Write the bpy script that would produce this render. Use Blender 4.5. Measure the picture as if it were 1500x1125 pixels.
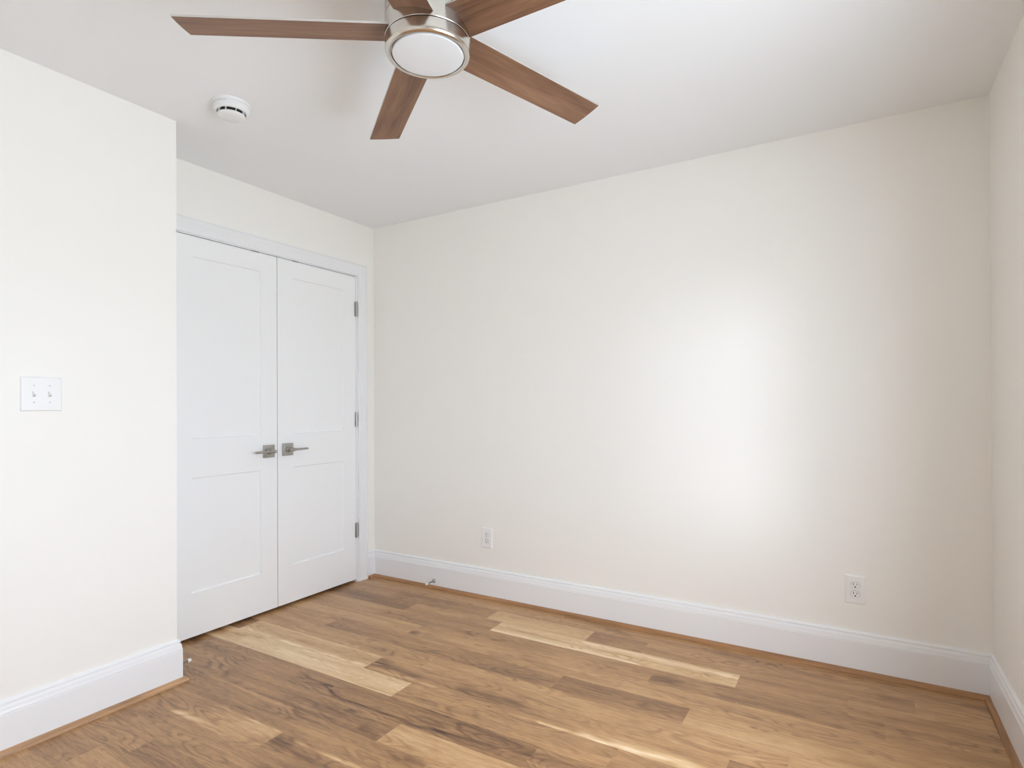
import bpy, bmesh, math, random
from mathutils import Vector, Matrix, noise as mnoise

for o in list(bpy.data.objects):
    bpy.data.objects.remove(o, do_unlink=True)
scn = bpy.context.scene
COL = scn.collection
PI = math.pi

# ------------------------------------------------------------------ room numbers (metres)
# x = 0 closet wall, y = 0 back wall, z = 0 floor; the room lies at x > 0, y < 0
H = 2.44            # ceiling height
W = 3.387           # right wall
A = 0.376           # left wall stands this far in front of the closet wall
B = 1.576           # closet alcove length along the closet wall
FY = -3.62          # front wall (behind the camera)
T = 0.12            # wall thickness

# ------------------------------------------------------------------ camera
cam = bpy.data.cameras.new('camera')
cam_ob = bpy.data.objects.new('camera', cam)
COL.objects.link(cam_ob)
cr = Vector((0.8596040506943657, 0.5109369735577459, -0.0049279895991802235))
cu = Vector((0.006777562390422461, -0.0017578514214818442, 0.9999754870027687))
cf = Vector((-0.5109157862876056, 0.8596163789796187, 0.004973963418285895))
cam_ob.matrix_world = Matrix(((cr.x, cu.x, -cf.x, 2.91394), (cr.y, cu.y, -cf.y, -2.974456),
                              (cr.z, cu.z, -cf.z, 1.1970585), (0, 0, 0, 1)))
cam.sensor_fit = 'HORIZONTAL'
cam.sensor_width = 36.0
cam.lens = 36.0 * 840.7835 / 1500.0
cam.shift_x = -2.449 / 1500.0
cam.shift_y = 25.764 / 1500.0
cam.clip_start = 0.02
scn.camera = cam_ob

# ------------------------------------------------------------------ daylight and exposure
world = bpy.data.worlds.new('daylight')
scn.world = world
world.use_nodes = True
wt = world.node_tree
bg = wt.nodes['Background']
wtc = wt.nodes.new('ShaderNodeTexCoord')
wsep = wt.nodes.new('ShaderNodeSeparateXYZ')
wrmp = wt.nodes.new('ShaderNodeValToRGB')
wmap = wt.nodes.new('ShaderNodeMapRange')
wmap.inputs['From Min'].default_value = -1.0
wt.links.new(wtc.outputs['Generated'], wsep.inputs[0])
wt.links.new(wsep.outputs['Z'], wmap.inputs['Value'])
wt.links.new(wmap.outputs[0], wrmp.inputs[0])
# overcast sky above, dull ground below the horizon
for e_, (p_, c_) in zip([wrmp.color_ramp.elements[0], wrmp.color_ramp.elements[1], wrmp.color_ramp.elements.new(0.52)],
                        ((0.47, (0.69, 0.78, 0.88, 1)), (1.0, (0.79, 0.94, 1.15, 1)), (0.52, (0.80, 0.94, 1.14, 1)))):
    e_.position = p_
    e_.color = c_
wt.links.new(wrmp.outputs[0], bg.inputs['Color'])
bg.inputs['Strength'].default_value = 18.0

# hazy low sun: a very soft patch of light through the side window on to the back wall
sun = bpy.data.lights.new('hazy_sun', 'SUN')
sun.energy = 0.72
sun.angle = math.radians(13)
sun.color = (0.90, 0.98, 1.08)
sun_ob = bpy.data.objects.new('hazy_sun', sun)
sun_ob.rotation_euler = Vector((-0.57, 1.0, -0.01)).to_track_quat('-Z', 'Y').to_euler()
sun_ob.location = (5, -5, 3)
COL.objects.link(sun_ob)

TR = 0.17          # right wall thickened so its unseen window reveal cuts grazing light
WIN_R = (-2.62, -1.32, 0.50, 1.80)      # window_1 in the right wall: y0, y1, z0, z1


def portal(name, loc, rot, sx, sy):
    l = bpy.data.lights.new(name, 'AREA')
    l.shape = 'RECTANGLE'
    l.size = sx
    l.size_y = sy
    l.cycles.is_portal = True
    o = bpy.data.objects.new(name, l)
    o.location = loc
    o.rotation_euler = rot
    COL.objects.link(o)


portal('daylight_portal', (W + TR + 0.01, (WIN_R[0] + WIN_R[1]) / 2, (WIN_R[2] + WIN_R[3]) / 2), (0, PI / 2, 0),
       WIN_R[3] - WIN_R[2], WIN_R[1] - WIN_R[0])

scn.view_settings.view_transform = 'Standard'
scn.view_settings.look = 'None'
scn.view_settings.exposure = -0.12
scn.view_settings.gamma = 1.0
scn.view_settings.use_curve_mapping = False
cy = scn.cycles
cy.use_denoising = True
cy.max_bounces = 16
cy.diffuse_bounces = 12
cy.glossy_bounces = 6
cy.transparent_max_bounces = 8
cy.sample_clamp_indirect = 8.0
cy.caustics_reflective = False


# ------------------------------------------------------------------ materials
def srgb(r, g, b):
    def f(c):
        c /= 255.0
        return c / 12.92 if c <= 0.04045 else ((c + 0.055) / 1.055) ** 2.4
    return (f(r), f(g), f(b), 1.0)


def new_mat(name, color, rough=0.5, metal=0.0, spec=0.5):
    m = bpy.data.materials.new(name)
    m.use_nodes = True
    b = m.node_tree.nodes['Principled BSDF']
    b.inputs['Base Color'].default_value = color
    b.inputs['Roughness'].default_value = rough
    b.inputs['Metallic'].default_value = metal
    b.inputs['Specular IOR Level'].default_value = spec
    return m


class NT:
    """small helper to wire nodes"""
    def __init__(self, m):
        self.t = m.node_tree
        self.b = self.t.nodes['Principled BSDF']

    def n(self, typ, **kw):
        nd = self.t.nodes.new(typ)
        for k, v in kw.items():
            if hasattr(nd, k):
                setattr(nd, k, v)
        return nd

    def l(self, a, b):
        self.t.links.new(a, b)

    def math(self, op, a, b=None, c=None, clamp=False):
        nd = self.t.nodes.new('ShaderNodeMath')
        nd.operation = op
        nd.use_clamp = clamp
        for i, v in enumerate((a, b, c)):
            if v is None:
                continue
            if isinstance(v, (int, float)):
                nd.inputs[i].default_value = v
            else:
                self.l(v, nd.inputs[i])
        return nd.outputs[0]

    def ramp(self, fac, stops, interp='LINEAR'):
        nd = self.t.nodes.new('ShaderNodeValToRGB')
        cr_ = nd.color_ramp
        cr_.interpolation = interp
        while len(cr_.elements) < len(stops):
            cr_.elements.new(0.5)
        for e, (p, c) in zip(cr_.elements, stops):
            e.position = p
            e.color = c if len(c) == 4 else (*c, 1)
        self.l(fac, nd.inputs[0])
        return nd.outputs[0]

    def mix(self, fac, a, b, blend='MIX'):
        nd = self.t.nodes.new('ShaderNodeMix')
        nd.data_type = 'RGBA'
        nd.blend_type = blend
        for sock, v in ((nd.inputs[0], fac), (nd.inputs[6], a), (nd.inputs[7], b)):
            if isinstance(v, (int, float)):
                sock.default_value = v
            elif isinstance(v, tuple):
                sock.default_value = v
            else:
                self.l(v, sock)
        return nd.outputs[2]

    def noise(self, vec, scale, detail=3.0, rough=0.55, dist=0.0, dim='3D'):
        nd = self.t.nodes.new('ShaderNodeTexNoise')
        nd.noise_dimensions = dim
        nd.inputs['Scale'].default_value = scale
        nd.inputs['Detail'].default_value = detail
        nd.inputs['Roughness'].default_value = rough
        nd.inputs['Distortion'].default_value = dist
        self.l(vec, nd.inputs['Vector'])
        return nd.outputs['Fac']

    def scaled(self, vec, sc, off=None):
        nd = self.t.nodes.new('ShaderNodeMapping')
        nd.inputs['Scale'].default_value = sc
        self.l(vec, nd.inputs['Vector'])
        if off is not None:
            self.l(off, nd.inputs['Location'])
        return nd.outputs[0]

    def bump(self, height, strength, dist=0.002):
        nd = self.t.nodes.new('ShaderNodeBump')
        nd.inputs['Strength'].default_value = strength
        nd.inputs['Distance'].default_value = dist
        self.l(height, nd.inputs['Height'])
        self.l(nd.outputs[0], self.b.inputs['Normal'])


def paint(name, color, rough, spec, bump=0.0):
    m = new_mat(name, color, rough, 0, spec)
    if bump:
        k = NT(m)
        geo = k.n('ShaderNodeNewGeometry')
        k.bump(k.noise(geo.outputs['Position'], 260, 2), bump, 0.0006)
    return m


M = {}
M['wall'] = paint('wall_paint', (0.86, 0.85, 0.812, 1), 0.5, 0.45, 0.06)
M['ceiling'] = paint('ceiling_paint', (0.82, 0.84, 0.855, 1), 0.8, 0.25, 0.05)
M['trim'] = paint('trim_paint', (0.825, 0.838, 0.852, 1), 0.24, 0.5)
M['door'] = paint('door_paint', (0.865, 0.88, 0.885, 1), 0.38, 0.5)
M['plastic'] = new_mat('white_plastic', (0.825, 0.83, 0.825, 1), 0.34, 0, 0.5)
M['alarm'] = new_mat('alarm_plastic', (0.79, 0.80, 0.80, 1), 0.4, 0, 0.45)
M['dark'] = new_mat('dark_slot', (0.02, 0.02, 0.02, 1), 0.7)
M['closet'] = paint('closet_shade_paint', (0.05, 0.048, 0.045, 1), 0.8, 0.2)  # near-black colour stands in for the shade inside the closed closet
M['rubber'] = new_mat('white_rubber', (0.84, 0.80, 0.76, 1), 0.6)
M['nickel'] = new_mat('satin_nickel', (0.43, 0.42, 0.39, 1), 0.28, 1.0)
M['hinge'] = new_mat('hinge_nickel', (0.50, 0.49, 0.47, 1), 0.35, 1.0)
M['steel'] = new_mat('dull_steel', (0.30, 0.30, 0.31, 1), 0.35, 1.0)
M['diffuser'] = new_mat('opal_glass', (0.66, 0.67, 0.675, 1), 0.35, 0, 0.4)
M['pale_edge'] = new_mat('pale_blade_edge', (0.50, 0.47, 0.44, 1), 0.5)
M['window_white'] = paint('window_vinyl', (0.85, 0.85, 0.85, 1), 0.35, 0.5)


def brushed(name, color):
    m = new_mat(name, color, 0.21, 1.0)
    return m


M['brushed'] = brushed('brushed_nickel', (0.66, 0.62, 0.56, 1))


def glass_mat():
    m = bpy.data.materials.new('window_glass')
    m.use_nodes = True
    t = m.node_tree
    t.nodes.remove(t.nodes['Principled BSDF'])
    tr = t.nodes.new('ShaderNodeBsdfTransparent')
    gl = t.nodes.new('ShaderNodeBsdfGlossy')
    gl.inputs['Roughness'].default_value = 0.02
    mx = t.nodes.new('ShaderNodeMixShader')
    mx.inputs[0].default_value = 0.04
    t.links.new(tr.outputs[0], mx.inputs[1])
    t.links.new(gl.outputs[0], mx.inputs[2])
    t.links.new(mx.outputs[0], t.nodes['Material Output'].inputs['Surface'])
    return m


M['glass'] = glass_mat()


def floor_mat():
    m = new_mat('oak_floor', (0.4, 0.25, 0.15, 1), 0.42, 0, 0.5)
    k = NT(m)
    geo = k.n('ShaderNodeNewGeometry')
    att = {}
    for a in ('tone', 'seed', 'dark', 'pale'):
        nd = k.n('ShaderNodeAttribute')
        nd.attribute_name = a
        att[a] = nd.outputs['Fac']
    off = k.n('ShaderNodeCombineXYZ')
    k.l(k.math('MULTIPLY', att['seed'], 37.0), off.inputs[0])
    k.l(k.math('MULTIPLY', att['seed'], 13.0), off.inputs[1])
    k.l(k.math('MULTIPLY', att['seed'], 91.0), off.inputs[2])
    pos = geo.outputs['Position']
    # broad figure: contour lines of a stretched noise look like cathedral grain and knots
    fig = k.noise(k.scaled(pos, (2.2, 9.5, 1), off.outputs[0]), 1.0, 1.6, 0.45, 0.25)
    lines = k.math('SINE', k.math('MULTIPLY', fig, 85.0))
    lines = k.math('MULTIPLY_ADD', lines, 0.5, 0.5)
    lines = k.math('POWER', lines, 2.6)
    where = k.noise(k.scaled(pos, (1.1, 5.0, 1), off.outputs[0]), 1.7, 2)
    where = k.math('SUBTRACT', where, 0.40, clamp=True)
    where = k.math('MULTIPLY', where, 3.2, clamp=True)
    lines = k.math('MULTIPLY', lines, where)
    # straight fibre streaks
    fib = k.noise(k.scaled(pos, (6.0, 95, 1), off.outputs[0]), 1.0, 4, 0.6, 0.2)
    streak = k.noise(k.scaled(pos, (1.7, 19, 1), off.outputs[0]), 1.0, 3, 0.5, 0.5)
    pores = k.noise(k.scaled(pos, (26, 300, 1), off.outputs[0]), 1.0, 3, 0.6)
    cloud = k.noise(k.scaled(pos, (2.2, 7, 1), off.outputs[0]), 1.0, 2, 0.5)
    # tone value
    tone = k.math('MULTIPLY_ADD', k.math('SUBTRACT', fib, 0.5), 0.34, att['tone'])
    tone = k.math('MULTIPLY_ADD', k.math('SUBTRACT', streak, 0.5), 0.42, tone)
    tone = k.math('MULTIPLY_ADD', k.math('SUBTRACT', cloud, 0.5), 0.22, tone)
    tone = k.math('MULTIPLY_ADD', lines, -0.21, tone)
    tone = k.math('MULTIPLY_ADD', k.math('SUBTRACT', pores, 0.52), 0.42, tone)
    # shaped marks: sapwood and dark mineral streaks, their borders broken up by the fibres
    br = k.math('MULTIPLY_ADD', k.math('SUBTRACT', fib, 0.5), 0.5, att['pale'])
    br = k.math('MULTIPLY', att['pale'], k.math('MULTIPLY_ADD', k.math('SUBTRACT', streak, 0.5), 1.0, 1.0))
    tone = k.math('MULTIPLY_ADD', br, 0.45, tone)
    dk = k.math('MULTIPLY', att['dark'], k.math('MULTIPLY_ADD', k.math('SUBTRACT', fib, 0.5), 1.6, 1.0))
    tone = k.math('MULTIPLY_ADD', dk, -0.50, tone, clamp=True)
    col = k.ramp(tone, [(0.0, srgb(80, 53, 34)), (0.25, srgb(135, 99, 66)), (0.5, srgb(181, 140, 96)),
                        (0.75, srgb(211, 176, 130)), (1.0, srgb(235, 210, 174))])
    k.l(col, k.b.inputs['Base Color'])
    k.l(k.math('MULTIPLY_ADD', fib, 0.12, 0.26), k.b.inputs['Roughness'])
    k.bump(pores, 0.05, 0.0004)
    return m


M['floor'] = floor_mat()


def shoe_mat(name, axis, base, contrast=1.0):
    m = new_mat(name, base, 0.4, 0, 0.4)
    k = NT(m)
    geo = k.n('ShaderNodeNewGeometry')
    sc = [60, 60, 60]
    sc[axis] = 3.0
    v = k.scaled(geo.outputs['Position'], tuple(sc))
    n1 = k.noise(v, 1.0, 4, 0.6, 0.6)
    n2 = k.noise(k.scaled(geo.outputs['Position'], (1.5, 1.5, 1.5)), 1.0, 2)
    f = k.math('MULTIPLY_ADD', k.math('SUBTRACT', n2, 0.5), 0.5, n1, clamp=True)
    f = k.math('MULTIPLY_ADD', k.math('SUBTRACT', f, 0.5), contrast, 0.5, clamp=True)
    c = k.ramp(f, [(0.25, tuple(x * 0.55 for x in base[:3])), (0.5, base[:3]), (0.75, tuple(min(1, x * 1.35) for x in base[:3]))])
    k.l(c, k.b.inputs['Base Color'])
    return m


M['shoe_x'] = shoe_mat('oak_shoe_along_x', 0, srgb(158, 116, 78))
M['shoe_y'] = shoe_mat('oak_shoe_along_y', 1, srgb(178, 140, 104), 1.5)
M['shoe_brown_y'] = shoe_mat('brown_oak_shoe_along_y', 1, srgb(158, 116, 78))


def blade_mat():
    m = new_mat('walnut_blade', (0.22, 0.13, 0.08, 1), 0.45, 0, 0.35)
    k = NT(m)
    tc = k.n('ShaderNodeTexCoord')
    oi = k.n('ShaderNodeObjectInfo')
    off = k.n('ShaderNodeCombineXYZ')
    k.l(k.math('MULTIPLY', oi.outputs['Random'], 40.0), off.inputs[0])
    k.l(k.math('MULTIPLY', oi.outputs['Random'], 17.0), off.inputs[2])
    v = k.scaled(tc.outputs['Object'], (2.2, 26, 1), off.outputs[0])
    n1 = k.noise(v, 1.0, 4, 0.6, 0.5)
    n2 = k.noise(k.scaled(tc.outputs['Object'], (9, 210, 1), off.outputs[0]), 1.0, 3, 0.6)
    n3 = k.noise(k.scaled(tc.outputs['Object'], (3.5, 9, 1), off.outputs[0]), 1.0, 2, 0.5)
    f = k.math('MULTIPLY_ADD', k.math('SUBTRACT', n2, 0.5), 0.45, n1)
    f = k.math('MULTIPLY_ADD', k.math('SUBTRACT', n3, 0.5), 0.5, f, clamp=True)
    c = k.ramp(f, [(0.2, srgb(88, 62, 46)), (0.42, srgb(117, 85, 63)), (0.6, srgb(133, 99, 75)), (0.8, srgb(149, 114, 88))])
    k.l(c, k.b.inputs['Base Color'])
    return m


M['blade'] = blade_mat()


# ------------------------------------------------------------------ mesh helpers
def bm_new():
    return bmesh.new()


def add_box(bm, x0, x1, y0, y1, z0, z1, bevel=0.0, seg=2, mat=0):
    vs = [bm.verts.new(p) for p in ((x0, y0, z0), (x1, y0, z0), (x1, y1, z0), (x0, y1, z0),
                                    (x0, y0, z1), (x1, y0, z1), (x1, y1, z1), (x0, y1, z1))]
    fs = []
    for idx in ((0, 3, 2, 1), (4, 5, 6, 7), (0, 1, 5, 4), (1, 2, 6, 5), (2, 3, 7, 6), (3, 0, 4, 7)):
        f = bm.faces.new([vs[i] for i in idx])
        f.material_index = mat
        fs.append(f)
    if bevel > 0:
        es = list({e for f in fs for e in f.edges})
        bmesh.ops.bevel(bm, geom=es, offset=bevel, segments=seg, affect='EDGES', profile=0.5)
    return vs


def frame_from(axis):
    z = Vector(axis).normalized()
    x = z.orthogonal().normalized()
    return x, z.cross(x), z


def add_lathe(bm, prof, origin=(0, 0, 0), axis=(0, 0, 1), seg=48, mat=0, smooth=True):
    """prof: list of (radius, height); radius 0 closes the end"""
    x, y, z = frame_from(axis)
    o = Vector(origin)
    rings = []
    for r, h in prof:
        if r < 1e-7:
            rings.append([bm.verts.new(o + z * h)])
        else:
            rings.append([bm.verts.new(o + z * h + (x * math.cos(2 * PI * i / seg) + y * math.sin(2 * PI * i / seg)) * r)
                          for i in range(seg)])
    for a, b in zip(rings, rings[1:]):
        for i in range(seg):
            j = (i + 1) % seg
            if len(a) == 1 and len(b) == 1:
                continue
            if len(a) == 1:
                f = bm.faces.new((a[0], b[j], b[i]))
            elif len(b) == 1:
                f = bm.faces.new((a[i], a[j], b[0]))
            else:
                f = bm.faces.new((a[i], a[j], b[j], b[i]))
            f.smooth = smooth
            f.material_index = mat
    return rings


def add_prism(bm, poly, fn, t0, t1, mat=0):
    """extrude a closed 2-D polygon; fn(p, q, t) gives the 3-D point"""
    a = [bm.verts.new(fn(p, q, t0)) for p, q in poly]
    b = [bm.verts.new(fn(p, q, t1)) for p, q in poly]
    n = len(poly)
    for i in range(n):
        j = (i + 1) % n
        bm.faces.new((a[i], a[j], b[j], b[i])).material_index = mat
    bm.faces.new(a[::-1]).material_index = mat
    bm.faces.new(b).material_index = mat


def obj(name, bm, mats, parent=None, loc=None, rot=None, sharp=35):
    bmesh.ops.recalc_face_normals(bm, faces=bm.faces[:])
    me = bpy.data.meshes.new(name)
    bm.to_mesh(me)
    bm.free()
    for m in (mats if isinstance(mats, (list, tuple)) else [mats]):
        me.materials.append(m)
    for p in me.polygons:
        p.use_smooth = True
    if hasattr(me, 'set_sharp_from_angle'):
        me.set_sharp_from_angle(angle=math.radians(sharp))
    o = bpy.data.objects.new(name, me)
    COL.objects.link(o)
    if parent is not None:
        o.parent = parent
    if loc is not None:
        o.location = loc
    if rot is not None:
        o.rotation_euler = rot
    return o


def tag(o, label=None, cat=None, group=None, kind=None):
    if label:
        o['label'] = label
    if cat:
        o['category'] = cat
    if group:
        o['group'] = group
    if kind:
        o['kind'] = kind
    return o


def empty(name, loc, rotz=0.0):
    o = bpy.data.objects.new(name, None)
    o.empty_display_size = 0.05
    o.location = loc
    o.rotation_euler = (0, 0, rotz)
    COL.objects.link(o)
    return o


def copy_tree(o, parent=None):
    c = o.copy()
    COL.objects.link(c)
    if parent is not None:
        c.parent = parent
    for ch in list(o.children):
        copy_tree(ch, c)
    return c


def struct(name, bm, mats, label, cat, parent=None):
    o = obj(name, bm, mats, parent)
    return tag(o, label, cat, kind='structure')


# ------------------------------------------------------------------ floor: oak planks, 130 mm wide, laid parallel to the back wall
PW = 0.1305
ROW0 = -0.16
# per row: list of (x where plank starts, tone); tone 0.5 = mid oak
ROWS = {
    -1: [(-0.8, .50), (1.50, .46), (2.62, .44)],
    0: [(-0.8, .47), (0.40, .40), (1.13, .66), (1.73, .40), (2.02, .44), (3.11, .50)],
    1: [(-0.8, .31), (0.64, .44), (1.24, .78), (2.472, .40), (2.882, .47)],
    2: [(-0.8, .47), (0.95, .45), (2.138, .40), (3.0, .46)],
    3: [(-0.8, .56), (0.888, .52), (2.05, .52)],
    4: [(-0.8, .50), (0.425, .38), (1.803, .33), (2.350, .56)],
    5: [(-0.8, .52), (1.2, .51), (2.716, .58)],
    6: [(-0.8, .36), (0.057, .68), (0.980, .47), (2.544, .35)],
    7: [(-0.8, .34), (-0.18, .84), (1.267, .46), (2.200, .42)],
    8: [(-0.8, .38), (0.45, .38), (1.958, .36)],
    9: [(-0.8, .40), (0.460, .34), (1.440, .56)],  # left planks from here darkened, dimmer light put into their tone
    10: [(-0.8, .40), (1.681, .50)],
    11: [(-0.8, .42), (1.106, .38)],
    12: [(-0.8, .38), (0.52, .40), (1.35, .5)],
    13: [(-0.8, .45), (0.745, .36), (1.9, .5)],
    14: [(-0.8, .38), (0.62, .46), (1.7, .45)],
    15: [(-0.8, .52), (0.46, .45), (1.5, .5)],
}
# shaped marks of the wood itself: (kind, half width, strength, polyline)
MARKS = [
    # long black mineral streak wandering through one dark plank
    ('dark', .008, .9, [(0.78, -1.245), (0.86, -1.262), (0.93, -1.272), (1.00, -1.268)]),
    ('dark', .008, .85, [(0.93, -1.272), (1.02, -1.300), (1.10, -1.318), (1.16, -1.318)]),
    ('dark', .008, .7, [(1.16, -1.318), (1.26, -1.312), (1.36, -1.315), (1.47, -1.318), (1.56, -1.312)]),
    ('dark', .011, .75, [(1.56, -1.312), (1.66, -1.295), (1.76, -1.288), (1.87, -1.270), (1.955, -1.262)]),
    # dark knots
    ('dark', .020, .85, [(0.90, -0.648), (0.93, -0.640)]),
    ('dark', .012, .5, [(0.99, -0.622), (1.02, -0.620)]),
    ('dark', .012, .8, [(1.175, -0.523), (1.20, -0.521)]),
    ('dark', .012, .85, [(1.315, -0.517), (1.345, -0.514)]),
    ('dark', .010, .45, [(1.27, -0.611), (1.34, -0.603)]),
    ('dark', .008, .5, [(1.56, -0.596), (1.66, -0.588)]),
    ('dark', .012, .5, [(0.77, -0.828), (0.80, -0.828)]),
    ('dark', .010, .4, [(0.45, -0.80), (0.60, -0.795), (0.80, -0.83)]),
    ('dark', .045, .55, [(0.985, -0.985), (1.03, -0.985)]),
    ('dark', .030, .35, [(1.03, -0.985), (1.25, -1.02)]),
    ('dark', .050, .38, [(1.49, -1.0), (1.75, -1.0)]),
    ('dark', .022, .45, [(1.575, -1.012), (1.61, -1.012)]),
    ('dark', .018, .32, [(1.53, -1.166), (1.60, -1.155)]),
    ('dark', .035, .30, [(2.145, -0.50), (2.24, -0.50)]),
    ('dark', .026, .30, [(2.42, -0.52), (2.62, -0.515), (2.86, -0.54)]),
    ('dark', .008, .7, [(2.565, -0.697), (2.59, -0.697)]),
    ('dark', .009, .6, [(2.615, -0.702), (2.635, -0.702)]),
    ('dark', .010, .35, [(2.15, -0.60), (2.30, -0.615)]),
    ('dark', .012, .45, [(0.39, -0.838), (0.41, -0.838)]),
    ('dark', .012, .45, [(0.50, -1.430), (0.47, -1.40)]),
    ('dark', .035, .40, [(1.125, -1.63), (1.16, -1.635)]),
    ('dark', .012, .45, [(1.51, -1.487), (1.59, -1.507)]),
    ('dark', .022, .4, [(1.61, -1.49), (1.67, -1.48)]),
    ('dark', .028, .38, [(1.34, -1.43), (1.41, -1.45)]),
    ('dark', .012, .5, [(1.20, -1.36), (1.23, -1.36)]),
    ('dark', .009, .5, [(0.77, -1.80), (0.80, -1.797)]),
    ('dark', .012, .3, [(0.58, -1.79), (0.62, -1.81)]),
    ('dark', .010, .4, [(1.71, -0.193), (1.76, -0.19)]),
    ('dark', .014, .35, [(1.83, -0.13), (1.90, -0.125)]),
    ('dark', .040, .26, [(3.02, -0.215), (3.105, -0.22)]),
    ('dark', .009, .5, [(1.94, -0.51), (1.98, -0.505)]),
    ('dark', .008, .5, [(2.06, -0.49), (2.08, -0.49)]),
    # grey heart lines in the pale plank by the back wall
    ('dark', .009, .42, [(1.30, -0.345), (1.55, -0.360), (1.78, -0.362), (1.95, -0.372)]),
    ('dark', .007, .32, [(1.85, -0.352), (2.10, -0.362), (2.40, -0.370)]),
    # brown heartwood left in the pale planks near the closet
    ('dark', .024, .22, [(0.10, -1.00), (0.40, -1.01), (0.70, -1.00), (0.97, -1.0)]),
    ('dark', .046, .80, [(-0.05, -1.14), (0.07, -1.13), (0.16, -1.125)]),
    ('dark', .024, .70, [(0.16, -1.10), (0.28, -1.095)]),
    # sapwood edges
    ('pale', .020, .9, [(0.06, -1.058), (0.30, -1.060), (0.60, -1.055), (0.97, -1.058)]),
    ('pale', .012, .5, [(0.06, -0.955), (0.40, -0.955), (0.95, -0.950)]),
    ('pale', .014, .6, [(1.0, -1.058), (1.20, -1.050), (1.36, -1.052), (1.46, -1.066)]),
    ('pale', .012, .8, [(1.88, -1.068), (2.00, -1.062), (2.10, -1.058)]),
    ('pale', .034, 1.1, [(2.05, -1.066), (2.18, -1.058), (2.40, -1.048), (2.53, -1.044)]),
    ('pale', .008, .6, [(0.72, -1.604), (0.90, -1.604), (1.10, -1.603)]),
    ('pale', .040, .5, [(0.76, -1.640), (0.92, -1.640), (1.08, -1.625)]),
    ('pale', .016, .6, [(0.62, -1.712), (0.80, -1.705), (0.95, -1.712)]),
    ('pale', .010, .9, [(1.20, -1.608), (1.36, -1.606), (1.54, -1.606)]),
    ('pale', .007, .7, [(0.86, -0.281), (1.12, -0.280)]),
    ('pale', .010, .6, [(1.26, -0.410), (1.60, -0.410), (2.05, -0.410)]),
    ('pale', .016, .6, [(1.75, -0.318), (2.00, -0.315), (2.45, -0.318)]),
    ('pale', .010, .5, [(1.445, -1.345), (1.65, -1.343), (1.95, -1.342)]),
    ('pale', .008, .5, [(0.56, -0.700), (0.85, -0.690), (1.20, -0.689)]),
    ('pale', .010, .35, [(0.46, -1.474), (0.70, -1.474), (1.0, -1.474)]),
    ('pale', .010, .4, [(1.46, -0.688), (1.80, -0.690)]),
    ('pale', .008, .4, [(0.25, -0.905), (0.42, -0.93)]),
]


def seg_dist(px, py, a, b):
    ax, ay = a
    dx, dy = b[0] - ax, b[1] - ay
    t = max(0.0, min(1.0, ((px - ax) * dx + (py - ay) * dy) / (dx * dx + dy * dy + 1e-12)))
    return math.hypot(px - ax - t * dx, py - ay - t * dy)


def build_floor():
    rnd = random.Random(11)
    verts, faces, tone, seed, dark, pale = [], [], [], [], [], []
    xmax = W + 0.05
    r = -1
    while True:
        yt = min(0.05, ROW0 - PW * r) if r >= 0 else 0.05
        yb = ROW0 - PW * (r + 1)
        if yt < FY - 0.05:
            break
        if r in ROWS:
            pl = ROWS[r]
        else:
            pl, x = [], -0.8
            while x < xmax:
                pl.append((x, rnd.uniform(.36, .60)))
                x += rnd.uniform(.5, 1.5)
        for i, (xs, tn) in enumerate(pl):
            xe = pl[i + 1][0] if i + 1 < len(pl) else xmax
            s = rnd.random()
            fine = r in ROWS
            nx = max(1, int((xe - xs) / (0.012 if fine else 0.3)))
            ny = 18 if fine else 2
            base = len(verts)
            for iy in range(ny + 1):
                y = yt + (yb - yt) * iy / ny
                for ix in range(nx + 1):
                    x = xs + (xe - xs) * ix / nx
                    verts.append((x, y, 0.0))
                    dv = pv = 0.0
                    if fine:
                        wx = x + 0.035 * mnoise.noise(Vector((x * 9, y * 60, s * 50)))
                        wy = y + 0.009 * mnoise.noise(Vector((x * 14, y * 18, s * 31 + 7)))
                        for kind, hw, st, ln in MARKS:
                            # a mark belongs to the plank that holds it
                            my = sum(p[1] for p in ln) / len(ln)
                            mx = sum(p[0] for p in ln) / len(ln)
                            if not (yb < my < yt and xs < mx < xe):
                                continue
                            dd = min(seg_dist(wx, wy, ln[q], ln[q + 1]) for q in range(len(ln) - 1))
                            if dd < hw * 2:
                                v = st * math.exp(-(dd / hw) ** 2 * 1.6) * (0.72 + 0.75 * mnoise.noise(Vector((x * 11, y * 40, s * 77))))
                                if kind == 'dark':
                                    dv = max(dv, v)
                                else:
                                    pv = max(pv, v)
                    tone.append(tn)
                    seed.append(s)
                    dark.append(dv)
                    pale.append(pv)
            for iy in range(ny):
                for ix in range(nx):
                    a = base + iy * (nx + 1) + ix
                    faces.append((a, a + nx + 1, a + nx + 2, a + 1))
        r += 1
    me = bpy.data.meshes.new('floor')
    me.from_pydata(verts, [], faces)
    for nm, data in (('tone', tone), ('seed', seed), ('dark', dark), ('pale', pale)):
        at = me.attributes.new(nm, 'FLOAT', 'POINT')
        at.data.foreach_set('value', data)
    me.materials.append(M['floor'])
    o = bpy.data.objects.new('floor', me)
    COL.objects.link(o)
    tag(o, 'oak plank floor with mixed pale and brown boards running along the back wall', 'floor', kind='structure')


build_floor()

# ------------------------------------------------------------------ ceiling and walls
OY0, OY1, OZ = -1.418, -0.155, 2.087      # rough closet opening in the closet wall

bm = bm_new()
add_box(bm, -0.80, W + T, FY - T, T, H, H + 0.1)
struct('ceiling', bm, M['ceiling'], 'flat white ceiling above the whole room', 'ceiling')
bm = bm_new()
add_box(bm, -0.80, W + T, 0, T, -0.02, H)
struct('wall_back', bm, M['wall'], 'long off-white wall with the bright patch of daylight and two outlets', 'wall')


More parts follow.
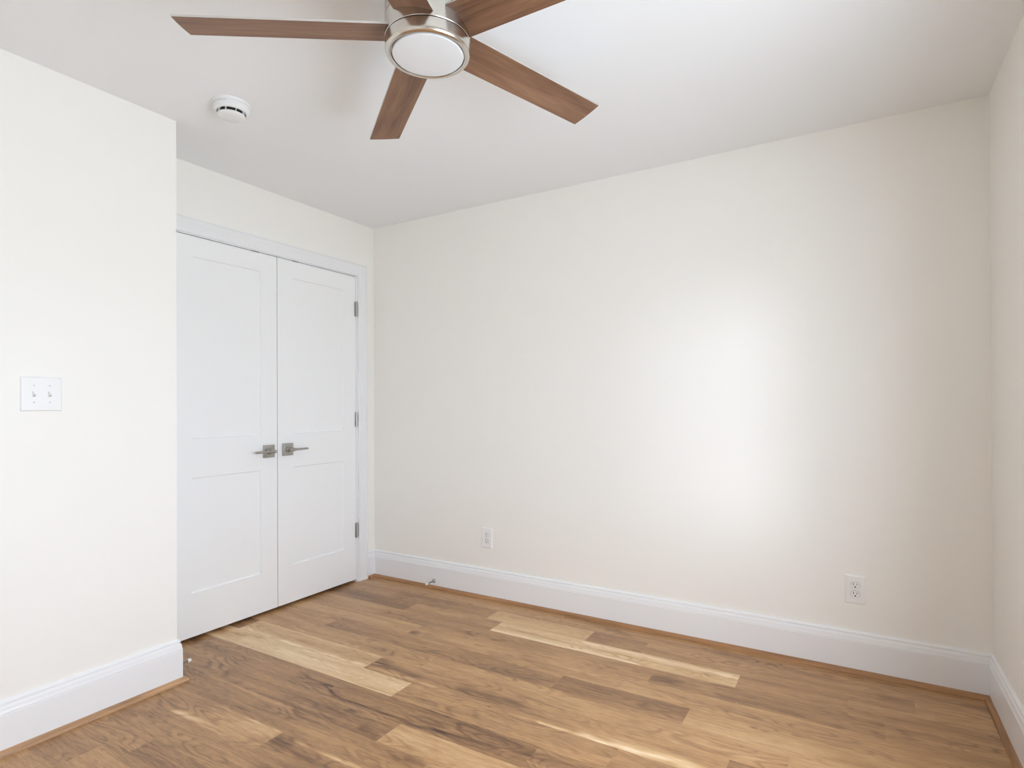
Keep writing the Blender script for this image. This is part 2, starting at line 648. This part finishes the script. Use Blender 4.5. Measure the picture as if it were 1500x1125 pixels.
def wall_with_hole(fn, u0, u1, hole, z1=H):
    """four slabs round one opening; fn(u0,u1,z0,z1) adds a box"""
    a, b, c, d = hole
    fn(u0, a, -0.02, z1)
    fn(b, u1, -0.02, z1)
    fn(a, b, -0.02, c)
    fn(a, b, d, z1)


bm = bm_new()
wall_with_hole(lambda p, q, s, t: add_box(bm, W, W + TR, p, q, s, t), FY - T, T, WIN_R)
bmesh.ops.remove_doubles(bm, verts=bm.verts[:], dist=1e-5)
struct('wall_right', bm, M['wall'], 'off-white side wall in shade at the right edge of the photo', 'wall')
bm = bm_new()
add_box(bm, A - T, W + T, FY - T, FY, -0.02, H)
struct('wall_front', bm, M['wall'], 'off-white wall behind the camera', 'wall')
bm = bm_new()      # left wall and the short return wall beside the closet are one L-shaped block
add_box(bm, A - T, A, FY, -B, -0.02, H)
struct('wall_left', bm, M['wall'], 'off-white wall at the left with the double light switch', 'wall')
bm = bm_new()
add_box(bm, -T, A - T, -B - T, -B, -0.02, H)
struct('wall_return', bm, M['wall'], 'short off-white return wall between the left wall and the closet', 'wall')
bm = bm_new()
add_box(bm, -T, 0, OY1, 0, -0.02, H)
add_box(bm, -T, 0, -B, OY0, -0.02, H)
add_box(bm, -T, 0, OY0, OY1, OZ, H)
struct('wall_closet', bm, M['wall'], 'off-white wall above and around the double closet doors', 'wall')
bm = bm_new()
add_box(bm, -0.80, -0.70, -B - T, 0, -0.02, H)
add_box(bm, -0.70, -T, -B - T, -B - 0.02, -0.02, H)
struct('wall_closet_inside', bm, M['closet'], 'inside of the closet, coloured near-black for its shade, seen through the gap under the doors', 'wall')

# ------------------------------------------------------------------ baseboards and shoe mouldings
BB = [(0.0, 0.0), (.016, 0.0), (.016, .1365), (.0142, .1378), (.0142, .1392), (.0158, .1405), (.0156, .1440), (.0135, .1475), (.0132, .156),
      (.0120, .1625), (.0085, .1670), (.0070, .1682), (.0070, .1696), (.0100, .1708), (.0104, .1750), (.0085, .1795), (.0045, .1830), (0.0, .1839)]
SHOE = [(.016, 0.0), (.035, 0.0)] + [(.016 + .019 * math.cos(t * PI / 12), .019 * math.sin(t * PI / 12)) for t in range(1, 7)]


def run(bm, poly, axis, wall, sgn, t0, t1, m0=0, m1=0):
    """profile run along a wall. axis 'x': wall at y=wall, offset sgn*d in y; m0/m1: mitre (+1 the run gets longer with depth)"""
    n = len(poly)
    ra, rb = [], []
    for dd, z in poly:
        p0, p1 = t0 - m0 * dd, t1 + m1 * dd
        off = wall + sgn * dd
        ra.append(bm.verts.new((p0, off, z) if axis == 'x' else (off, p0, z)))
        rb.append(bm.verts.new((p1, off, z) if axis == 'x' else (off, p1, z)))
    for i in range(n):
        j = (i + 1) % n
        bm.faces.new((ra[i], ra[j], rb[j], rb[i]))
    bm.faces.new(ra)
    bm.faces.new(rb[::-1])


CAS_IN, CAS_OUT = -0.155, -0.078         # right casing, in y
CAS_LIN, CAS_LOUT = -1.418, -1.495       # left casing

bm = bm_new()
run(bm, BB, 'x', 0.0, -1, 0.0, W, -1, -1)
struct('baseboard_back', bm, M['trim'], 'tall white moulded baseboard along the back wall', 'baseboard')
bm = bm_new()
run(bm, BB, 'y', W, -1, FY, 0.0, -1, -1)
struct('baseboard_right', bm, M['trim'], 'tall white baseboard along the shaded right wall', 'baseboard')
bm = bm_new()
run(bm, BB, 'y', A, 1, FY, -B, -1, 1)
struct('baseboard_left', bm, M['trim'], 'tall white baseboard below the light switch, ending at the outside corner', 'baseboard')
bm = bm_new()
run(bm, BB, 'x', -B, 1, 0.0, A, -1, 1)
struct('baseboard_return', bm, M['trim'], 'white baseboard on the short return wall that carries a door stop', 'baseboard')
bm = bm_new()
run(bm, BB, 'y', 0.0, 1, CAS_OUT, 0.0, 0, -1)
run(bm, BB, 'y', 0.0, 1, -B, CAS_LOUT, -1, 0)
struct('baseboard_closet', bm, M['trim'], 'short white baseboard piece between closet casing and room corner', 'baseboard')
bm = bm_new()
run(bm, BB, 'x', FY, 1, A, W, -1, -1)
struct('baseboard_front', bm, M['trim'], 'white baseboard along the wall behind the camera', 'baseboard')

bm = bm_new()
run(bm, SHOE, 'x', 0.0, -1, 0.0, W, -1, -1)
struct('trim_1', bm, M['shoe_x'], 'brown oak quarter round along the foot of the back wall', 'trim')
bm = bm_new()
run(bm, SHOE, 'y', W, -1, FY, 0.0, -1, -1)
struct('trim_2', bm, M['shoe_brown_y'], 'brown oak quarter round along the foot of the right wall', 'trim')
bm = bm_new()
run(bm, SHOE, 'y', A, 1, FY, -B, -1, 1)
struct('trim_3', bm, M['shoe_y'], 'lighter oak quarter round along the foot of the left wall', 'trim')
bm = bm_new()
run(bm, SHOE, 'y', 0.0, 1, CAS_OUT + 0.002, 0.0, 0, -1)
struct('trim_4', bm, M['shoe_x'], 'short oak quarter round stub beside the closet casing', 'trim')
bm = bm_new()
run(bm, SHOE, 'x', -B, 1, 0.02, A, 0, 1)
struct('trim_5', bm, M['shoe_y'], 'oak quarter round at the foot of the short return wall', 'trim')

# ------------------------------------------------------------------ closet door casing and jamb
CASP = [(0, 0), (0, .010), (.003, .0125), (.008, .0125), (.011, .0105), (.014, .0100), (.018, .0115), (.050, .0135),
        (.054, .0165), (.060, .0180), (.070, .0180), (.075, .0160), (.077, .0130), (.077, 0)]
CZ = 2.078      # underside of the head casing
bm = bm_new()
# each leg is mitred into the head at 45 degrees
loops = []
for w_, d_ in CASP:
    loops.append([Vector((d_, CAS_IN + w_, 0)), Vector((d_, CAS_IN + w_, CZ + w_)),
                  Vector((d_, CAS_LIN - w_, CZ + w_)), Vector((d_, CAS_LIN - w_, 0))])
vl = [[bm.verts.new(p) for p in lp] for lp in loops]
for i in range(len(vl)):
    j = (i + 1) % len(vl)
    for s in range(3):
        bm.faces.new((vl[i][s], vl[j][s], vl[j][s + 1], vl[i][s + 1]))
bm.faces.new([v[0] for v in vl])
bm.faces.new([v[3] for v in vl])
casing = struct('trim_6', bm, M['trim'], 'white moulded casing framing the double closet doors', 'door casing')
bm = bm_new()
add_box(bm, -0.115, 0.0, -0.169, -0.1551, 0, 2.0868)
add_box(bm, -0.115, 0.0, -1.4179, -1.4045, 0, 2.0868)
add_box(bm, -0.006, 0.0, -1.4045, -0.169, 2.0732, 2.0868)
add_box(bm, -0.115, -0.006, -1.4045, -0.169, 2.0840, 2.0868)
# door stop strips on the jamb
add_box(bm, -0.052, -0.040, -0.181, -0.169, 0, 2.0735)
add_box(bm, -0.052, -0.040, -1.4045, -1.3925, 0, 2.0735)
add_box(bm, -0.052, -0.040, -1.3925, -0.181, 2.0615, 2.0840)
obj('jamb', bm, M['trim'], casing)


# ------------------------------------------------------------------ closet doors
def leaf_bm(y0, y1):
    """two-panel shaker leaf, face at x = 0, y0 < y1"""
    bm = bm_new()
    z0, z1, th = 0.018, 2.0690, 0.035
    st = 0.106
    panels = [(y0 + st, y1 - st, 0.240, 0.828), (y0 + st, y1 - st, 1.027, 1.966)]
    ys = [y0, y0 + st, y1 - st, y1]
    zs = [z0, 0.240, 0.828, 1.027, 1.966, z1]
    grid = [[bm.verts.new((0, y, z)) for z in zs] for y in ys]
    for i in range(3):
        for j in range(5):
            if i == 1 and j in (1, 3):
                continue
            bm.faces.new((grid[i][j], grid[i + 1][j], grid[i + 1][j + 1], grid[i][j + 1]))
    dep, sl = 0.008, 0.0045
    for j in (1, 3):
        q = [grid[1][j], grid[2][j], grid[2][j + 1], grid[1][j + 1]]
        a, b, c, d_ = ys[1], ys[2], zs[j], zs[j + 1]
        inn = [bm.verts.new(p) for p in ((-dep, a + sl, c + sl), (-dep, b - sl, c + sl), (-dep, b - sl, d_ - sl), (-dep, a + sl, d_ - sl))]
        for k_ in range(4):
            n_ = (k_ + 1) % 4
            bm.faces.new((q[k_], q[n_], inn[n_], inn[k_]))
        bm.faces.new(inn)
    # sides and back
    rim = [grid[i][0] for i in range(4)] + [grid[3][j] for j in range(1, 6)] + [grid[i][5] for i in (2, 1, 0)] + [grid[0][j] for j in (4, 3, 2, 1)]
    back = [bm.verts.new((-th, v.co.y, v.co.z)) for v in rim]
    n_ = len(rim)
    for i in range(n_):
        j = (i + 1) % n_
        bm.faces.new((rim[i], back[i], back[j], rim[j]))
    bm.faces.new(back)
    return bm


SEAM = -0.787
door_l = struct('door_1', leaf_bm(-1.4015, SEAM - 0.0026), M['door'],
                'left leaf of the white double closet doors, partly hidden by the left wall', 'door')
door_r = struct('door_2', leaf_bm(SEAM + 0.0026, -0.1720), M['door'],
                'right leaf of the white double closet doors, with hinges by the room corner', 'door')


def lever(parent, yc, zc, sgn):
    h = bpy.data.objects.new('lever_handle', None)
    COL.objects.link(h)
    h.parent = parent
    h.location = (0, yc, zc)
    h.empty_display_size = 0.03
    h['label'] = 'satin nickel lever handle on a square plate'
    bm = bm_new()
    add_box(bm, 0, 0.008, -0.0365, 0.0365, -0.0365, 0.0365, 0.0018, 2)
    obj('rosette', bm, M['nickel'], h)
    bm = bm_new()
    add_lathe(bm, [(.0, .006), (.0185, .006), (.0185, .012), (.0165, .016), (.0125, .019), (.0115, .024), (.0115, .048), (.0105, .056), (.0, .058)],
              (0, 0, 0), (1, 0, 0), 28)
    obj('neck', bm, M['nickel'], h)
    bm = bm_new()
    # slim bar: rounded boss at the neck that tapers to a flat grip
    n = 14
    sect = []
    for i in range(n + 1):
        t = i / n
        yv = -0.013 + t * 0.128
        hz = 0.0125 - 0.0062 * min(1.0, t * 3.2)
        hx = 0.0095 - 0.0048 * min(1.0, t * 2.6)
        if i in (0, n):
            hz *= 0.7
            hx *= 0.7
        xc = 0.052 - 0.006 * (t ** 2)
        sect.append([bm.verts.new((xc + hx * math.copysign(abs(math.cos(a)) ** .6, math.cos(a)), sgn * yv,
                                   hz * math.copysign(abs(math.sin(a)) ** .6, math.sin(a)))) for a in [2 * PI * q / 16 for q in range(16)]])
    for a_, b_ in zip(sect, sect[1:]):
        for q in range(16):
            p = (q + 1) % 16
            bm.faces.new((a_[q], a_[p], b_[p], b_[q]))
    bm.faces.new(sect[0])
    bm.faces.new(sect[-1][::-1])
    obj('lever', bm, M['nickel'], h)


lever(door_l, -0.8470, 0.934, -1)
lever(door_r, -0.7185, 0.936, 1)

for zc in (0.350, 1.100, 1.851):
    bm = bm_new()
    yk = -0.1685
    add_lathe(bm, [(0, -.051), (.003, -.051), (.0042, -.049), (.0062, -.0488), (.0062, -.017), (.0058, -.0165), (.0062, -.016), (.0062, .016),
                   (.0058, .0165), (.0062, .017), (.0062, .0488), (.0042, .049), (.003, .051), (0, .051)], (0.0055, yk, zc), (0, 0, 1), 16)
    add_box(bm, 0.0001, 0.0016, yk - 0.0125, yk - 0.001, zc - .0488, zc + .0488)
    add_box(bm, 0.0001, 0.0016, yk + 0.001, yk + 0.011, zc - .0488, zc + .0488)
    h = obj('hinge', bm, M['hinge'], door_r)
    h['label'] = 'satin nickel butt hinge'
for par, yc in ((door_l, -0.925), (door_r, -0.655)):
    bm = bm_new()
    add_box(bm, -0.030, -0.0005, yc - 0.022, yc + 0.022, 2.0690, 2.0730, 0.0006, 1)
    h = obj('ball_catch', bm, M['dark'], par)
    h['label'] = 'dark catch plate on top edge'


# ------------------------------------------------------------------ switch and outlets
def plate_bm(w, h, th, bow=0.0):
    """bevelled wall plate in local coordinates: x right, z up, y toward the wall (front face at y = -th)"""
    bm = bm_new()
    nx, nz = 12, 10
    def prof(e):
        return th * (1 - (1 - min(1.0, e / 0.0042)) ** 2.2)
    us = [0, .0012, .003, .0055] + [.0055 + (w - .011) * i / nx for i in range(1, nx)] + [w - .0055, w - .003, w - .0012, w]
    vs_ = [0, .0012, .003, .0055] + [.0055 + (h - .011) * i / nz for i in range(1, nz)] + [h - .0055, h - .003, h - .0012, h]
    g = []
    for u in us:
        row = []
        for v in vs_:
            e = min(u, w - u, v, h - v)
            dep = 0.0012 + prof(e) if e > 0 else 0.0012
            cx_ = (u - w / 2) / (w / 2)
            cz_ = (v - h / 2) / (h / 2)
            dep -= bow * (1 - cx_ * cx_) * (1 - cz_ * cz_)
            row.append(bm.verts.new((u - w / 2, -dep, v - h / 2)))
        g.append(row)
    for i in range(len(us) - 1):
        for j in range(len(vs_) - 1):
            bm.faces.new((g[i][j], g[i + 1][j], g[i + 1][j + 1], g[i][j + 1]))
    rim = [g[i][0] for i in range(len(us))] + [g[-1][j] for j in range(1, len(vs_))] + \
          [g[i][-1] for i in range(len(us) - 2, -1, -1)] + [g[0][j] for j in range(len(vs_) - 2, 0, -1)]
    back = [bm.verts.new((v.co.x, 0, v.co.z)) for v in rim]
    for i in range(len(rim)):
        j = (i + 1) % len(rim)
        bm.faces.new((rim[i], rim[j], back[j], back[i]))
    bm.faces.new(back)
    return bm


def screw(parent, x, y, z, r=.0035, vert=True):
    bm = bm_new()
    add_lathe(bm, [(0, .0), (r, 0), (r, .0006), (r * .6, .0013), (0, .0015)], (x, y, z), (0, -1, 0), 16)
    s = obj('screw', bm, M['plastic'], parent)
    bm = bm_new()
    q = .0004
    if vert:
        add_box(bm, x - q, x + q, y - .0018, y - .0012, z - r * .8, z + r * .8)
    else:
        add_box(bm, x - r * .8, x + r * .8, y - .0018, y - .0012, z - q, z + q)
    obj('slot_or_shade', bm, M['dark'], s)


sw = empty('light_switch', (A, -2.0595, 1.2435), PI / 2)
tag(sw, 'white double toggle light switch on the left wall', 'light switch')
obj('wall_plate', plate_bm(.124, .124, .0042, .0006), M['plastic'], sw)
for tx in (-0.0235, 0.0235):
    bm = bm_new()
    add_box(bm, tx - .0055, tx + .0055, -.0066, -.004, -.0125, .0125, .0008, 1)
    hs = obj('toggle_collar', bm, M['plastic'], sw)
    bm = bm_new()
    # toggle tipped slightly upward, the shade below it put in as a dark strip
    v = [bm.verts.new(p) for p in ((tx - .0048, -.005, -.0065), (tx + .0048, -.005, -.0065), (tx + .0048, -.005, .0075), (tx - .0048, -.005, .0075),
                                   (tx - .0040, -.0175, -.0010), (tx + .0040, -.0175, -.0010), (tx + .0040, -.0160, .0085), (tx - .0040, -.0160, .0085))]
    for idx in ((0, 1, 2, 3), (4, 5, 6, 7), (0, 1, 5, 4), (1, 2, 6, 5), (2, 3, 7, 6), (3, 0, 4, 7)):
        bm.faces.new([v[i] for i in idx])
    bmesh.ops.bevel(bm, geom=bm.edges[:], offset=.001, segments=2, affect='EDGES')
    obj('toggle', bm, M['plastic'], sw)
    bm = bm_new()
    add_box(bm, tx - .0038, tx + .0038, -.00685, -.0055, -.0088, -.0068)
    obj('slot_or_shade', bm, M['dark'], hs)
    for sz in (-.030, .030):
        screw(sw, tx, -.0054, sz)


def outlet_build(loc, label):
    o = empty('wall_outlet', loc, 0)
    tag(o, label, 'wall outlet', 'duplex outlets low on the back wall')
    obj('wall_plate', plate_bm(.079, .124, .0050), M['plastic'], o)
    for zc in (-.0198, .0198):
        bm = bm_new()
        r_, hh = .0172, .0140
        poly = []
        for i in range(40):
            a = 2 * PI * i / 40
            x, z = r_ * math.cos(a), r_ * math.sin(a)
            poly.append((x, max(-hh, min(hh, z))))
        pts = []
        for p in poly:
            if not pts or math.hypot(p[0] - pts[-1][0], p[1] - pts[-1][1]) > 1e-5:
                pts.append(p)
        add_prism(bm, pts, lambda p, q, t: (p, t, q + zc), -.0056, -.0078)
        rc = obj('receptacle', bm, M['plastic'], o)
        # thin dark reveal round the receptacle and its three openings
        bm = bm_new()
        add_prism(bm, [(p[0] * 1.045, p[1] * 1.05) for p in pts], lambda p, q, t: (p, t, q + zc), -.0050, -.00635)
        obj('reveal', bm, M['dark'], rc)
        bm = bm_new()
        add_box(bm, -.0080, -.0053, -.0081, -.0070, zc + .0003, zc + .0097)
        add_box(bm, .0054, .0078, -.0081, -.0070, zc + .0012, zc + .0088)
        gr = [(.0035 * math.cos(a), .0034 * math.sin(a) if math.sin(a) > 0 else .0026 * math.sin(a)) for a in [2 * PI * i / 16 for i in range(16)]]
        add_prism(bm, gr, lambda p, q, t: (p, t, q + zc - .0075), -.0070, -.0081)
        obj('slots', bm, M['dark'], rc)
    screw(o, 0, -.0060, 0, .0030, False)
    return o


out1 = outlet_build((0.950, 0, 0.372), 'white wall outlet nearer the closet, low on the back wall')
out2 = copy_tree(out1)
out2.location = (2.910, 0, 0.3665)
out2['label'] = 'white wall outlet nearer the right corner, low on the back wall'


# ------------------------------------------------------------------ door stops
def door_stop(loc, rotz, label):
    o = empty('door_stop', loc, rotz)       # local +x leads away from the baseboard
    tag(o, label, 'door stop', 'baseboard door stops')
    bm = bm_new()
    add_lathe(bm, [(0, 0), (.0125, 0), (.0125, .003), (.0100, .006), (.0062, .009), (.0045, .011), (0, .011)], (0, 0, 0), (1, 0, 0), 24)
    obj('base', bm, M['steel'], o)
    bm = bm_new()
    add_lathe(bm, [(0, .009), (.0040, .009), (.0040, .064), (.0058, .066), (.0058, .069), (0, .069)], (0, 0, 0), (1, 0, 0), 16)
    obj('rod', bm, M['steel'], o)
    bm = bm_new()
    add_lathe(bm, [(0, .067), (.0075, .067), (.0085, .070), (.0085, .078), (.0070, .082), (0, .083)], (0, 0, 0), (1, 0, 0), 20)
    obj('rubber_tip', bm, M['rubber'], o)
    return o


ds1 = door_stop((0.545, -0.0161, 0.0480), -PI / 2, 'steel door stop with white tip on the back wall baseboard')
ds2 = copy_tree(ds1)
ds2.location = (0.308, -B + 0.0161, 0.0420)
ds2.rotation_euler = (0, 0, PI / 2)
ds2['label'] = 'door stop with white tip sticking out past the left wall corner'

# ------------------------------------------------------------------ smoke alarm
sa = empty('smoke_detector', (0.715, -1.538, H), math.radians(20))
tag(sa, 'round white smoke detector on the ceiling near the closet', 'smoke detector')
bm = bm_new()
add_lathe(bm, [(0, 0), (.072, 0), (.072, -.006), (.070, -.009), (0, -.009)], seg=64)
obj('mounting_plate', bm, M['alarm'], sa)
bm = bm_new()
add_lathe(bm, [(0, -.008), (.0655, -.008), (.0670, -.012), (.0670, -.026), (.0650, -.033), (.0600, -.0370), (.0560, -.0380), (.0540, -.0365),
               (.0530, -.030), (0, -.030)], seg=64)
obj('housing', bm, M['alarm'], sa)
bm = bm_new()
add_lathe(bm, [(0, -.030), (.0440, -.030), (.0440, -.0465), (0, -.0465)], seg=48)
obj('sensor_screen', bm, M['dark'], sa)
for k_ in range(8):
    a = 2 * PI * k_ / 8 + 0.2
    bm = bm_new()
    add_box(bm, .0438, .0520, -.0011, .0011, -.0470, -.0300)
    obj('vent_rib', bm, M['alarm'], sa, rot=(0, 0, a))
bm = bm_new()
add_lathe(bm, [(0, -.0462), (.0500, -.0462), (.0520, -.0475), (.0515, -.0505), (.0470, -.0545), (.0300, -.0565), (.0, -.057)], seg=64)
cap = obj('cover', bm, M['alarm'], sa)
bm = bm_new()
add_lathe(bm, [(0, -.0570), (.0090, -.0570), (.0085, -.0582), (0, -.0585)], (0.012, 0.008, 0), seg=24)
obj('test_button', bm, M['plastic'], cap)
bm = bm_new()
# narrow recessed seam part-way round the housing
seg = 40
ra, rb = [], []
for i in range(seg + 1):
    a = math.radians(215 + 75 * i / seg)
    ra.append(bm.verts.new((.06725 * math.cos(a), .06725 * math.sin(a), -.0150)))
    rb.append(bm.verts.new((.06725 * math.cos(a), .06725 * math.sin(a), -.0162)))
for i in range(seg):
    bm.faces.new((ra[i], ra[i + 1], rb[i + 1], rb[i]))
sm_ = obj('seam', bm, new_mat('grey_seam', (0.35, 0.36, 0.36, 1), 0.6), sa)

# ------------------------------------------------------------------ ceiling fan
FX, FYC = 1.8985, -1.7235
fan = empty('ceiling_fan', (FX, FYC, H))
tag(fan, 'brushed nickel ceiling fan with five walnut blades and a round opal light', 'ceiling fan')


def fz(z):
    return z - H


bm = bm_new()
add_lathe(bm, [(0, fz(2.44)), (.078, fz(2.44)), (.078, fz(2.405)), (.070, fz(2.385)), (.030, fz(2.378)), (0, fz(2.378))], seg=64)
obj('canopy', bm, M['brushed'], fan)
bm = bm_new()
add_lathe(bm, [(.0, fz(2.385)), (.022, fz(2.385)), (.022, fz(2.318)), (0, fz(2.318))], seg=32)
obj('downrod', bm, M['brushed'], fan)
bm = bm_new()
add_lathe(bm, [(0, fz(2.325)), (.040, fz(2.325)), (.085, fz(2.318)), (.1120, fz(2.308)), (.1175, fz(2.300)), (.1178, fz(2.2635)),
               (.1150, fz(2.2628)), (.1150, fz(2.2608)), (.1178, fz(2.2600)), (.1178, fz(2.2070)), (.1168, fz(2.2058)), (0, fz(2.2058))], seg=96)
mh = obj('motor_housing', bm, M['brushed'], fan)
bm = bm_new()
add_lathe(bm, [(0, fz(2.207)), (.1130, fz(2.207)), (.1130, fz(2.2020)), (0, fz(2.2020))], seg=96)
obj('shadow_gap', bm, M['dark'], fan)
bm = bm_new()
add_lathe(bm, [(.0, fz(2.2035)), (.1165, fz(2.2035)), (.1178, fz(2.2022)), (.1178, fz(2.1800)), (.1168, fz(2.1735)), (.1140, fz(2.1690)),
               (.1095, fz(2.1668)), (.1040, fz(2.1672)), (.1022, fz(2.1690)), (.1012, fz(2.1760)), (0, fz(2.1760))], seg=96)
ring = obj('light_ring', bm, M['brushed'], fan)
bm = bm_new()
add_lathe(bm, [(0, fz(2.180)), (.0985, fz(2.180)), (.0985, fz(2.1690)), (.0965, fz(2.1668)), (.085, fz(2.1650)), (.05, fz(2.1632)), (0, fz(2.1626))], seg=96)
obj('light_diffuser', bm, M['diffuser'], fan)

# blades: mesh in blade coordinates, x outward
W1, RT, TAU, DROOP, ZB, TH0 = 0.0571, 0.66, -0.2061, 0.0174, 2.2327, 3.7651
bm = bm_new()
n = 16
top, bot = [], []
ends = []
for i in range(n + 1):                      # tip arc at constant radius
    l_ = -W1 + 2 * W1 * i / n
    ends.append((math.sqrt(RT * RT - l_ * l_), l_))
root = []
for i in range(n + 1):                      # root follows the round housing
    l_ = W1 - 2 * W1 * i / n
    root.append((math.sqrt(0.1125 ** 2 - l_ * l_), l_))
outline = ends + root
hb_ = 0.0027
vb = [bm.verts.new((x, y, -hb_)) for x, y in outline]
vt = [bm.verts.new((x, y, hb_)) for x, y in outline]
f = bm.faces.new(vb)
f.material_index = 0
f = bm.faces.new(vt[::-1])
f.material_index = 1
for i in range(len(outline)):
    j = (i + 1) % len(outline)
    f = bm.faces.new((vb[i], vb[j], vt[j], vt[i]))
    f.material_index = 1
blade = None
for k_ in range(5):
    a = TH0 + k_ * 2 * PI / 5
    mw = Matrix.Translation((0, 0, fz(ZB))) @ Matrix.Rotation(a, 4, 'Z') @ Matrix.Rotation(math.atan(DROOP), 4, 'Y') @ Matrix.Rotation(TAU, 4, 'X')
    if blade is None:
        blade = obj('blade', bm, [M['blade'], M['pale_edge']], fan)
        b_ = blade
        b_['label'] = 'walnut brown blade with pale edges'
    else:
        b_ = blade.copy()
        COL.objects.link(b_)
        b_.parent = fan
    b_.matrix_local = mw


# ------------------------------------------------------------------ windows that let the daylight in (outside the frame)
def window(name, fn, u0, u1, z0, z1, label):
    """fn(u, d) -> (x, y): u along the wall, d depth from the room face outward (negative = into the room)"""
    def bx(bm, a, b, d0, d1, c, e, bev=0.0):
        p, q = fn(a, d0), fn(b, d1)
        add_box(bm, min(p[0], q[0]), max(p[0], q[0]), min(p[1], q[1]), max(p[1], q[1]), c, e, bev, 1)
    bm = bm_new()
    fw = .035
    T = TR
    bx(bm, u0, u0 + fw, .10, T, z0, z1)
    bx(bm, u1 - fw, u1, .10, T, z0, z1)
    bx(bm, u0 + fw, u1 - fw, .10, T, z0, z0 + fw)
    bx(bm, u0 + fw, u1 - fw, .10, T, z1 - fw, z1)
    w = struct(name, bm, M['window_white'], label, 'window')
    zm = (z0 + z1) / 2
    for (c, e, dd) in ((z0 + fw, zm + .02, .095), (zm - .02, z1 - fw, .120)):
        bm = bm_new()
        sw_ = .04
        a, b = u0 + fw, u1 - fw
        bx(bm, a, a + sw_, dd, dd + .024, c, e)
        bx(bm, b - sw_, b, dd, dd + .024, c, e)
        bx(bm, a + sw_, b - sw_, dd, dd + .024, c, c + sw_)
        bx(bm, a + sw_, b - sw_, dd, dd + .024, e - sw_, e)
        s = obj('sash', bm, M['window_white'], w)
        bm = bm_new()
        bx(bm, a + sw_, b - sw_, dd + .010, dd + .014, c + sw_, e - sw_)
        obj('glass_pane', bm, M['glass'], s)
    bm = bm_new()
    cw = .075
    bx(bm, u0 - cw, u0, -.016, 0, z0 - .02, z1 + cw)
    bx(bm, u1, u1 + cw, -.016, 0, z0 - .02, z1 + cw)
    bx(bm, u0, u1, -.016, 0, z1, z1 + cw)
    bx(bm, u0 - cw - .02, u1 + cw + .02, -.045, .0, z0 - .022, z0, .003)
    bx(bm, u0 - cw, u1 + cw, -.014, 0, z0 - .10, z0 - .022)
    obj('casing', bm, M['trim'], w)


window('window_1', lambda u, dd: (W + dd, u), *WIN_R, 'white sash window in the right wall outside the frame')
